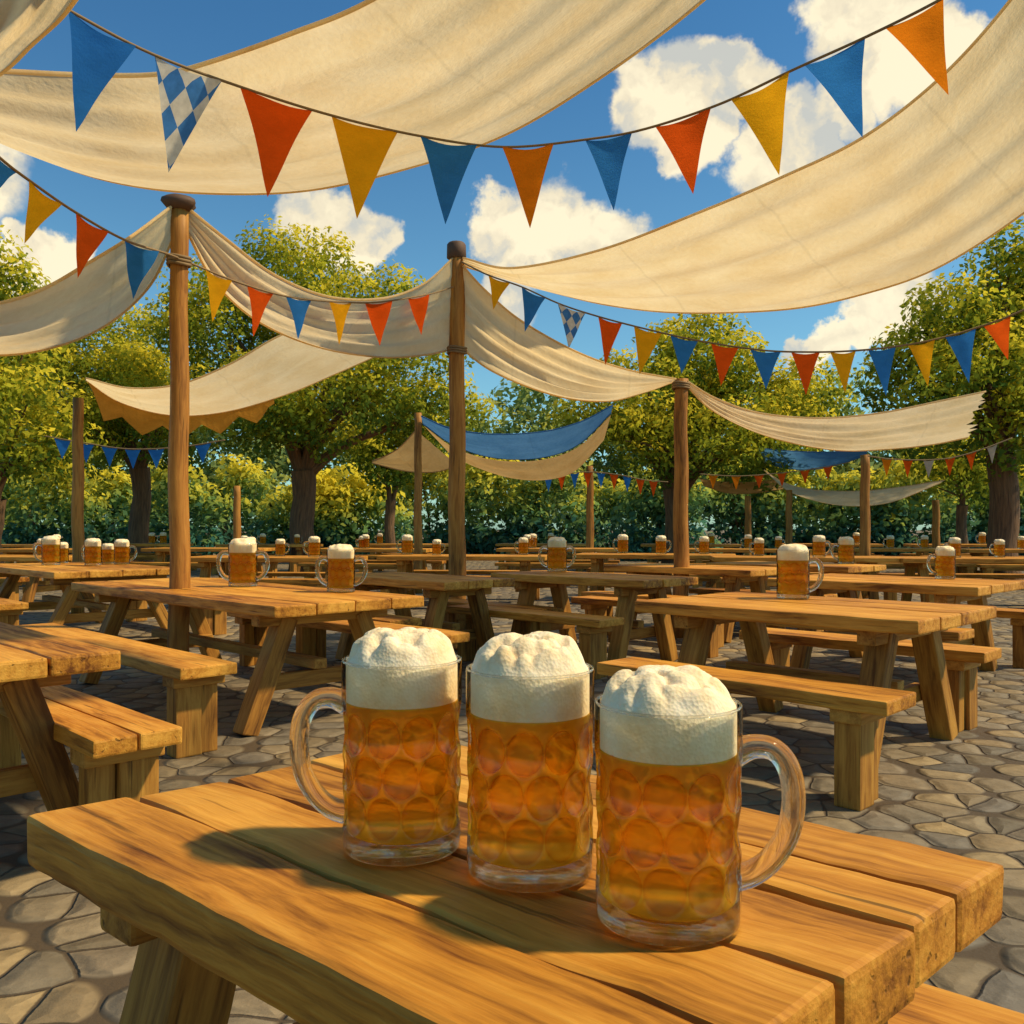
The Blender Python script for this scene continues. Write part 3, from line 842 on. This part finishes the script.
bunting([(-70, 95, 3.7), (0, 158, 4.1), (30, 181, 4.3), (75, 212, 4.6), (125, 240, 5.0), (168, 254, 5.5), (190, 263, 5.75), (240, 283, 6.1), (290, 297, 6.5), (340, 302, 6.9), (380, 302, 7.3), (430, 294, 7.9), (453, 287, 8.12)],
        [('blue', -22, 142, 18, 172, -8, 196), ('yellow', 28, 180, 62, 203, 25, 244), ('red', 75, 212, 108, 231, 76, 278), ('blue', 124, 240, 158, 251, 130, 299), ('yellow', 205, 269, 232, 280, 213, 322), ('red', 247, 286, 274, 293, 253, 337),
         ('blue', 286, 296, 312, 300, 299, 339), ('yellow', 329, 301, 352, 302, 339, 345), ('red', 365, 303, 392, 301, 380, 346), ('red', 408, 298, 429, 294, 422, 335)],
        'pennant string running from the left edge past the knobbed pole to the capped pole', rope=.007)
bunting([(462, 262, 8.1), (488, 275, 7.9), (522, 287, 7.7), (560, 304, 7.5), (600, 317, 7.3), (650, 330, 7.1), (700, 341, 6.9), (760, 350, 6.8), (805, 352, 6.7), (850, 351, 6.6), (900, 346, 6.5), (945, 337, 6.4), (985, 325, 6.3), (1012, 315, 6.2), (1080, 285, 6.1)],
        [('yellow', 488, 275, 510, 282, 494, 310), ('blue', 522, 287, 546, 298, 525, 332), ('lozenge', 558, 303, 586, 312, 568, 348), ('red', 598, 316, 622, 323, 605, 365), ('yellow', 634, 326, 662, 333, 640, 375), ('blue', 670, 335, 698, 340, 682, 374),
         ('red', 711, 343, 739, 347, 721, 386), ('blue', 750, 349, 781, 351, 766, 389), ('red', 791, 351, 820, 351, 806, 395), ('yellow', 830, 351, 856, 351, 845, 393), ('blue', 868, 349, 896, 346, 886, 396), ('yellow', 908, 344, 935, 340, 928, 387), ('blue', 945, 337, 976, 328, 969, 383), ('red', 983, 325, 1011, 315, 1008, 360)],
        'pennant string running from the capped middle pole to the right edge', rope=.007)
def small_bunting(cord, cols, x0, x1, w, h, label):
    ca = catmull([at(*p) for p in cord], 60)
    px = [CX + p.x / p.y * F for p in ca]; py = [HY - (p.z - ZC) / p.y * F for p in ca]
    fl = []
    n = len(cols)
    for i, c in enumerate(cols):
        a = x0 + (x1 - x0) * i / n; b = a + w
        ya = float(np.interp(a, px, py)); yb = float(np.interp(b, px, py))
        fl.append((c, a, ya, b, yb, (a + b) / 2, (ya + yb) / 2 + h))
    bunting(cord, fl, label, 'small pennant strings far back', rope=.010, res=4)
small_bunting([(45, 436, 13), (85, 443, 13), (130, 449, 13), (180, 447, 13), (225, 440, 13)], ['blue'] * 7, 54, 218, 17, 20, 'small far string of only blue pennants behind the knobbed pole')
small_bunting([(540, 478, 16), (565, 474, 16), (590, 472, 16), (620, 475, 16), (645, 480, 16), (668, 482, 16)], ['blue', 'red', 'blue', 'red', 'blue', 'red', 'blue', 'red', 'red'], 544, 662, 9, 16, 'small far string of blue and red pennants left of the third pole')
small_bunting([(868, 456, 13), (890, 459, 13), (920, 460, 13), (950, 458, 13), (980, 450, 13), (1012, 438, 13)], ['orange', 'red', 'white', 'red', 'red', 'white'], 881, 1008, 11, 18, 'small far string of orange and pale pennants before the right tree')
small_bunting([(700, 474, 17), (740, 476, 17), (790, 472, 17), (830, 466, 17), (850, 462, 17)], ['orange', 'orange', 'red', 'red', 'red', 'red'], 708, 846, 10, 14, 'small far string of orange pennants below the tattered sail')

# ------------------------------------------------------------------ trees
def leaf_mesh(centers, radii, per, size, tints, squash=.8):
    """many folded leaf-sized faces spread over the outer part of leaf clumps"""
    V_, F_, T_, N_ = [], [], [], []
    vc = 0
    for c, r, tb in zip(centers, radii, tints):
        n = max(12, int(per * (r ** 2)))
        d = rng.normal(size=(n, 3)); d /= np.linalg.norm(d, axis=1)[:, None]
        rad = r * (0.62 + .48 * rng.random(n) ** .6)
        p = np.array(c) + d * rad[:, None] * np.array([1, 1, squash])
        nor = d * .75 + rng.normal(size=(n, 3)) * .55 + np.array([0, 0, .35]); nor /= np.linalg.norm(nor, axis=1)[:, None]
        t1 = np.cross(nor, rng.normal(size=(n, 3))); t1 /= np.linalg.norm(t1, axis=1)[:, None]
        t2 = np.cross(nor, t1)
        s = size * (.6 + .8 * rng.random(n))[:, None]
        V_.append(np.stack([p - t1 * s, p - t2 * s * .55 + nor * s * .15, p + t1 * s, p + t2 * s * .55 + nor * s * .15], 1).reshape(-1, 3))
        F_.append(np.arange(n * 4).reshape(n, 4) + vc); vc += n * 4
        tt = np.clip(tb + .42 * d[:, 2] + rng.normal(size=n) * .10, 0, 1)  # clump tops lighter, undersides darker: light and shade put into the tint
        T_.append(np.repeat(tt, 4))
        sn = d * .8 + nor * .45; sn /= np.linalg.norm(sn, axis=1)[:, None]
        N_.append(np.repeat(sn, 4, axis=0))
    return np.concatenate(V_), np.concatenate(F_), np.concatenate(T_), np.concatenate(N_)

def build_leaves(name, V_, F_, T_, N_, mat, parent):
    me = bpy.data.meshes.new(name)
    nf = len(F_)
    me.vertices.add(len(V_)); me.vertices.foreach_set('co', V_.astype(np.float32).ravel())
    me.loops.add(nf * 4); me.loops.foreach_set('vertex_index', F_.astype(np.int32).ravel())
    me.polygons.add(nf); me.polygons.foreach_set('loop_start', np.arange(0, nf * 4, 4, dtype=np.int32))
    a = me.attributes.new('tint', 'FLOAT', 'POINT'); a.data.foreach_set('value', T_.astype(np.float32))
    me.materials.append(mat); me.update(calc_edges=True); me.shade_smooth(); me.normals_split_custom_set_from_vertices(N_.tolist())
    o = bpy.data.objects.new(name, me); COL.objects.link(o); o.parent = parent
    return o

def tree(px, Y, trunk_r, fork_py, lobes, label, mat='leaf', per=430, size=.064, clump=.64, dens=1.75, cat='tree', group='trees around the beer garden', limbs=True, tint=.52):
    """lobes: (px, py, radius_px_x, radius_px_z, depth offset)"""
    base = ground_at(px, Y)
    root = empty('leafy_tree', base)
    fz = at(px, fork_py, Y).z
    m = MB()
    pts = [Vector((.06 * math.sin(i * 1.1 + px) * trunk_r * 2, .05 * math.cos(i + px), fz * i / 7)) for i in range(8)]
    m.tube(pts, [trunk_r * (1.45, 1.12, 1.02, .98, .95, .93, .95, 1.0)[i] for i in range(8)], 14, False, wob=.16)
    cents, rads, tints = [], [], []
    for li, (lx, ly, rx, rz, dy) in enumerate(lobes):
        c = at(lx, ly, Y + dy) - base
        ax, az = rx / F * Y, rz / F * Y
        ay = (ax + az) / 2
        if limbs:
            tip = c.lerp(pts[-1], .12)
            mid = pts[-1].lerp(tip, .5) + Vector((random.uniform(-.2, .2), random.uniform(-.2, .2), .25))
            q = catmull([pts[-1] - Vector((0, 0, .25)), pts[-1].lerp(mid, .35) , mid, tip], 10)
            r0 = trunk_r * random.uniform(.45, .62)
            m.tube(q, [r0 * (1 - .85 * i / 9) for i in range(10)], 8, False, wob=.12)
            for _ in range(2):
                s0 = q[random.randint(3, 6)]
                e = c + Vector((random.uniform(-1, 1) * ax * .8, random.uniform(-.7, .7) * ay, random.uniform(-.6, .5) * az))
                q2 = catmull([s0, s0.lerp(e, .5) + Vector((0, 0, random.uniform(-.15, .2))), e], 7)
                m.tube(q2, [r0 * .45 * (1 - .85 * i / 6) for i in range(7)], 6, False)
        n = max(4, int(dens * 5.0 * (ax * ay * az) ** (2 / 3) / clump ** 2))
        for _ in range(n):
            d = Vector((random.gauss(0, 1), random.gauss(0, 1), random.gauss(0, 1))).normalized()
            k = random.uniform(.35, 1.0) ** .55
            cents.append(tuple(c + Vector((d.x * ax * k, d.y * ay * k, d.z * az * k))))
            rads.append(clump * random.uniform(.55, 1.15))
            tints.append(tint + .22 * d.z + random.uniform(-.22, .22))  # light from above put into the crown tint
    m.build('trunk', M['bark'], root, smooth=True)
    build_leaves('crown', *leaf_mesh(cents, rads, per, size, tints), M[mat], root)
    tag(root, label, cat, group)
    return root

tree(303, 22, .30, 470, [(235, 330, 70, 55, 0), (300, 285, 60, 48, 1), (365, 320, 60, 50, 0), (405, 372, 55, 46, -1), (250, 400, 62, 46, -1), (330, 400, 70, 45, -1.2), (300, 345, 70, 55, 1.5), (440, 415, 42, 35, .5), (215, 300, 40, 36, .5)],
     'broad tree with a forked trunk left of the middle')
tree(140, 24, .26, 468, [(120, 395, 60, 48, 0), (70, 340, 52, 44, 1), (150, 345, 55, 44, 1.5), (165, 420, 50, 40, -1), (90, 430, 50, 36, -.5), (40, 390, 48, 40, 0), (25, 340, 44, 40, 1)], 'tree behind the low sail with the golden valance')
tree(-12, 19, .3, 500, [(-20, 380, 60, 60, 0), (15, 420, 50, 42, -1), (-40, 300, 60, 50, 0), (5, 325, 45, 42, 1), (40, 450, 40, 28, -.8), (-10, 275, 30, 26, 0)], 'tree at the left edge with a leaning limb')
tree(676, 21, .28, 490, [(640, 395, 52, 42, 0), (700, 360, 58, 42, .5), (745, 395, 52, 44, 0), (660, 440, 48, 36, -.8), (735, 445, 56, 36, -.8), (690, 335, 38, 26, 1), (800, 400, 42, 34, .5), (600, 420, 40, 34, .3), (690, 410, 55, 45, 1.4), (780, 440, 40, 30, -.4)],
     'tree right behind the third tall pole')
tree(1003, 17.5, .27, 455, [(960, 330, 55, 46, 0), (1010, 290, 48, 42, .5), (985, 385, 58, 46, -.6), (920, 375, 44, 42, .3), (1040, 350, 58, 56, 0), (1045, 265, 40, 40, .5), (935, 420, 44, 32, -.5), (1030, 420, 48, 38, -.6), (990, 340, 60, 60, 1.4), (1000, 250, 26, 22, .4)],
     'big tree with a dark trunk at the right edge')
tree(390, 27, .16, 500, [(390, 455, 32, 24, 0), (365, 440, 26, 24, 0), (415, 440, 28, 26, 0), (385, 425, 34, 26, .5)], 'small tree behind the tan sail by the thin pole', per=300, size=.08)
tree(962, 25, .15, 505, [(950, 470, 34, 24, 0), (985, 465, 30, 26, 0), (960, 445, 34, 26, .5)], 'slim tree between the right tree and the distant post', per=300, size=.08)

# unseen tree added off right to dapple the light on tables and paving
tr = tree(4100, 2.3, .26, -700, [(4100, -1300, 620, 300, 0), (3700, -1500, 520, 280, .8), (4300, -1700, 560, 300, -.6), (3900, -1150, 480, 240, -1.0), (4450, -1350, 520, 280, .9)],
     'unseen tree added for dappled shade, just outside the right of the picture', per=110, size=.085, clump=.5, dens=.42)
# trees standing farther back, beyond the hedge
back = [(-60, 40, 330, 90), (30, 39, 318, 95), (130, 41, 345, 90), (225, 40, 360, 85), (455, 41, 392, 75), (530, 40, 372, 72), (590, 42, 385, 70), (830, 40, 372, 75), (885, 42, 405, 70), (960, 41, 380, 85), (1070, 39, 330, 95), (760, 42, 380, 70), (330, 42, 350, 80), (660, 43, 370, 75)]
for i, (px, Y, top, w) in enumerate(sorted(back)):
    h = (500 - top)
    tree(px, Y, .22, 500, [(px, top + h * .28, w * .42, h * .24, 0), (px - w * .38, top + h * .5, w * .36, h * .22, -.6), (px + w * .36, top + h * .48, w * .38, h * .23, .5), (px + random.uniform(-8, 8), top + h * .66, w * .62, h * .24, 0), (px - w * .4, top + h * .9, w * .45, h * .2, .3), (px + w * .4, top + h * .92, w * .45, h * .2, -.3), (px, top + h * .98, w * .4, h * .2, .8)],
         'haze-tinted background tree, %s of those beyond the hedge' % ORD[i], 'leaf_hazed', per=90, size=.16, clump=1.0, dens=1.0, group='background trees beyond the hedge', limbs=False, tint=.5)

# hedge shrubs
def shrub(px, Y, w, top, label, tint):
    base = ground_at(px, Y)
    root = empty('hedge_shrub', base)
    zt = at(px, top, Y).z; aw = w / F * Y / 2
    cents, rads, tints = [], [], []
    for _ in range(46):
        z = zt * random.random() ** .75
        k = math.sqrt(max(0.05, 1 - (z / zt) ** 2.5))
        cents.append((random.uniform(-1, 1) * aw * k, random.uniform(-.8, .8) * .9 * k, max(.3, z - .3)))
        rads.append(random.uniform(.35, .75))
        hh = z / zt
        tints.append(-.30 + 1.3 * hh * tint + random.uniform(-.18, .22))  # higher clumps tinted sunlit yellow, lower ones hazy teal
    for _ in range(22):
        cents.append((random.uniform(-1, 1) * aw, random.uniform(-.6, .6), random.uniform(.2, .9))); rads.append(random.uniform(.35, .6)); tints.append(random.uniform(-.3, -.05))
    m = MB()
    for _ in range(4):
        e = Vector(random.choice(cents)); m.tube([(random.uniform(-.2, .2), 0, 0), (e.x * .4, e.y * .4, e.z * .5), e], [.05, .04, .015], 6, False)
    m.build('stem', M['bark'], root, smooth=True)
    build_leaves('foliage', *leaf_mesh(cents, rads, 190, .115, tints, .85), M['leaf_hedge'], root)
    tag(root, label, 'shrub', 'hedge shrubs behind the far tables')
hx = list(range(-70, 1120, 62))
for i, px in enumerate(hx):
    shrub(px + random.uniform(-10, 10), 31 + random.uniform(-1.6, 1.6), 96, 458 + random.uniform(-10, 22), 'hedge shrub tinted sunlit yellow on top, %s of the hedge' % (ORD[i] if i < 20 else 'rightmost'), random.uniform(.75, 1.1))

# ------------------------------------------------------------------ light, sky
SUN = Vector((.63, -.04, .76)).normalized()     # towards the sun
el = math.asin(SUN.z); az = math.atan2(SUN.x, SUN.y)
sd = bpy.data.lights.new('sun', 'SUN'); sd.energy = 4.8; sd.angle = R(2.6); sd.color = (1.0, .80, .52)
so = bpy.data.objects.new('sun', sd); COL.objects.link(so)
so.rotation_euler = (-SUN).to_track_quat('-Z', 'Y').to_euler(); so.location = (8, 5, 12)

W = bpy.data.worlds.new('World'); S.world = W; W.use_nodes = True
t = NT('', W)
sky = t.n('ShaderNodeTexSky', sky_type='NISHITA', sun_disc=False, sun_elevation=el, sun_rotation=az, air_density=1.0, dust_density=.6, ozone_density=2.0)
dirv = t.n('ShaderNodeTexCoord').outputs['Generated']
nz = t.noise(dirv, 9.0, 6, .6, 0, 'Color')
wd = t.vmath('ADD', dirv, t.vmath('SCALE', t.vmath('SUBTRACT', nz, (.5, .5, .5)), scale=.13))
blobs = [(330, 228, 46), (300, 212, 30), (355, 238, 30), (545, 235, 60), (600, 245, 50), (500, 225, 35), (690, 85, 55), (740, 80, 40), (650, 110, 45), (800, 130, 48), (780, 165, 55), (830, 170, 35), (690, 140, 40), (880, 30, 60), (930, 60, 50), (860, 90, 40),
         (835, 332, 24), (885, 312, 34), (912, 322, 26), (802, 342, 20), (860, 330, 24), (40, 262, 34), (10, 250, 22), (500, 300, 35), (-120, 150, 110), (1180, 120, 120), (1300, -60, 160), (-300, 60, 130), (200, -500, 170), (900, -420, 170)]
mask = None
for bx, by, br in blobs:
    d = at(bx, by, 1.0) - Vector((0, 0, ZC)); ln = d.length; d.normalize()
    dist = t.vmath('DISTANCE', wd, tuple(d))
    mk = t.maprange(dist, br / F / ln * 1.14, br / F / ln * .86, 0, 1, True)
    mask = mk if mask is None else t.math('MAXIMUM', mask, mk)
na = t.noise(wd, 9.0, 4, .55); nb = t.noise(t.vmath('ADD', wd, tuple(SUN * .05)), 9.0, 4, .55)
n2 = t.math('ADD', .5, t.math('MULTIPLY', t.math('SUBTRACT', na, nb), 2.0))
ccol = t.ramp(n2, [(.30, (4.2, 4.2, 3.8)), (.5, (6.3, 5.5, 3.9)), (.68, (7.4, 6.5, 4.5))])
elev = t.n('ShaderNodeSeparateXYZ', {0: dirv}).outputs[2]
filt = t.mix(t.maprange(elev, .12, .55, 0, 1, True), (.56, .88, .88, 1), (.30, .64, .80, 1))
tint = t.mix(1.0, sky.outputs[0], filt, 'MULTIPLY')
colr = t.mix(t.math('MULTIPLY', mask, .94), tint, ccol)
bg = t.n('ShaderNodeBackground', {'Color': colr, 'Strength': .15})
t.n('ShaderNodeOutputWorld', {'Surface': bg.outputs[0]})

# ------------------------------------------------------------------ camera
cd = bpy.data.cameras.new('camera'); co = bpy.data.objects.new('camera', cd); COL.objects.link(co)
cd.sensor_width = 36; cd.lens = F / 1024 * 36; cd.clip_start = .05; cd.clip_end = 1500
cd.shift_y = (HY - 512) / 1024
co.location = (0, 0, ZC); co.rotation_euler = (R(90), 0, 0)
S.camera = co
S.render.engine = 'CYCLES'
S.cycles.max_bounces = 8; S.cycles.transparent_max_bounces = 20; S.cycles.transmission_bounces = 8
S.view_settings.view_transform = 'Standard'; S.view_settings.look = 'None'; S.view_settings.exposure = 0
S.render.resolution_x = S.render.resolution_y = 1024
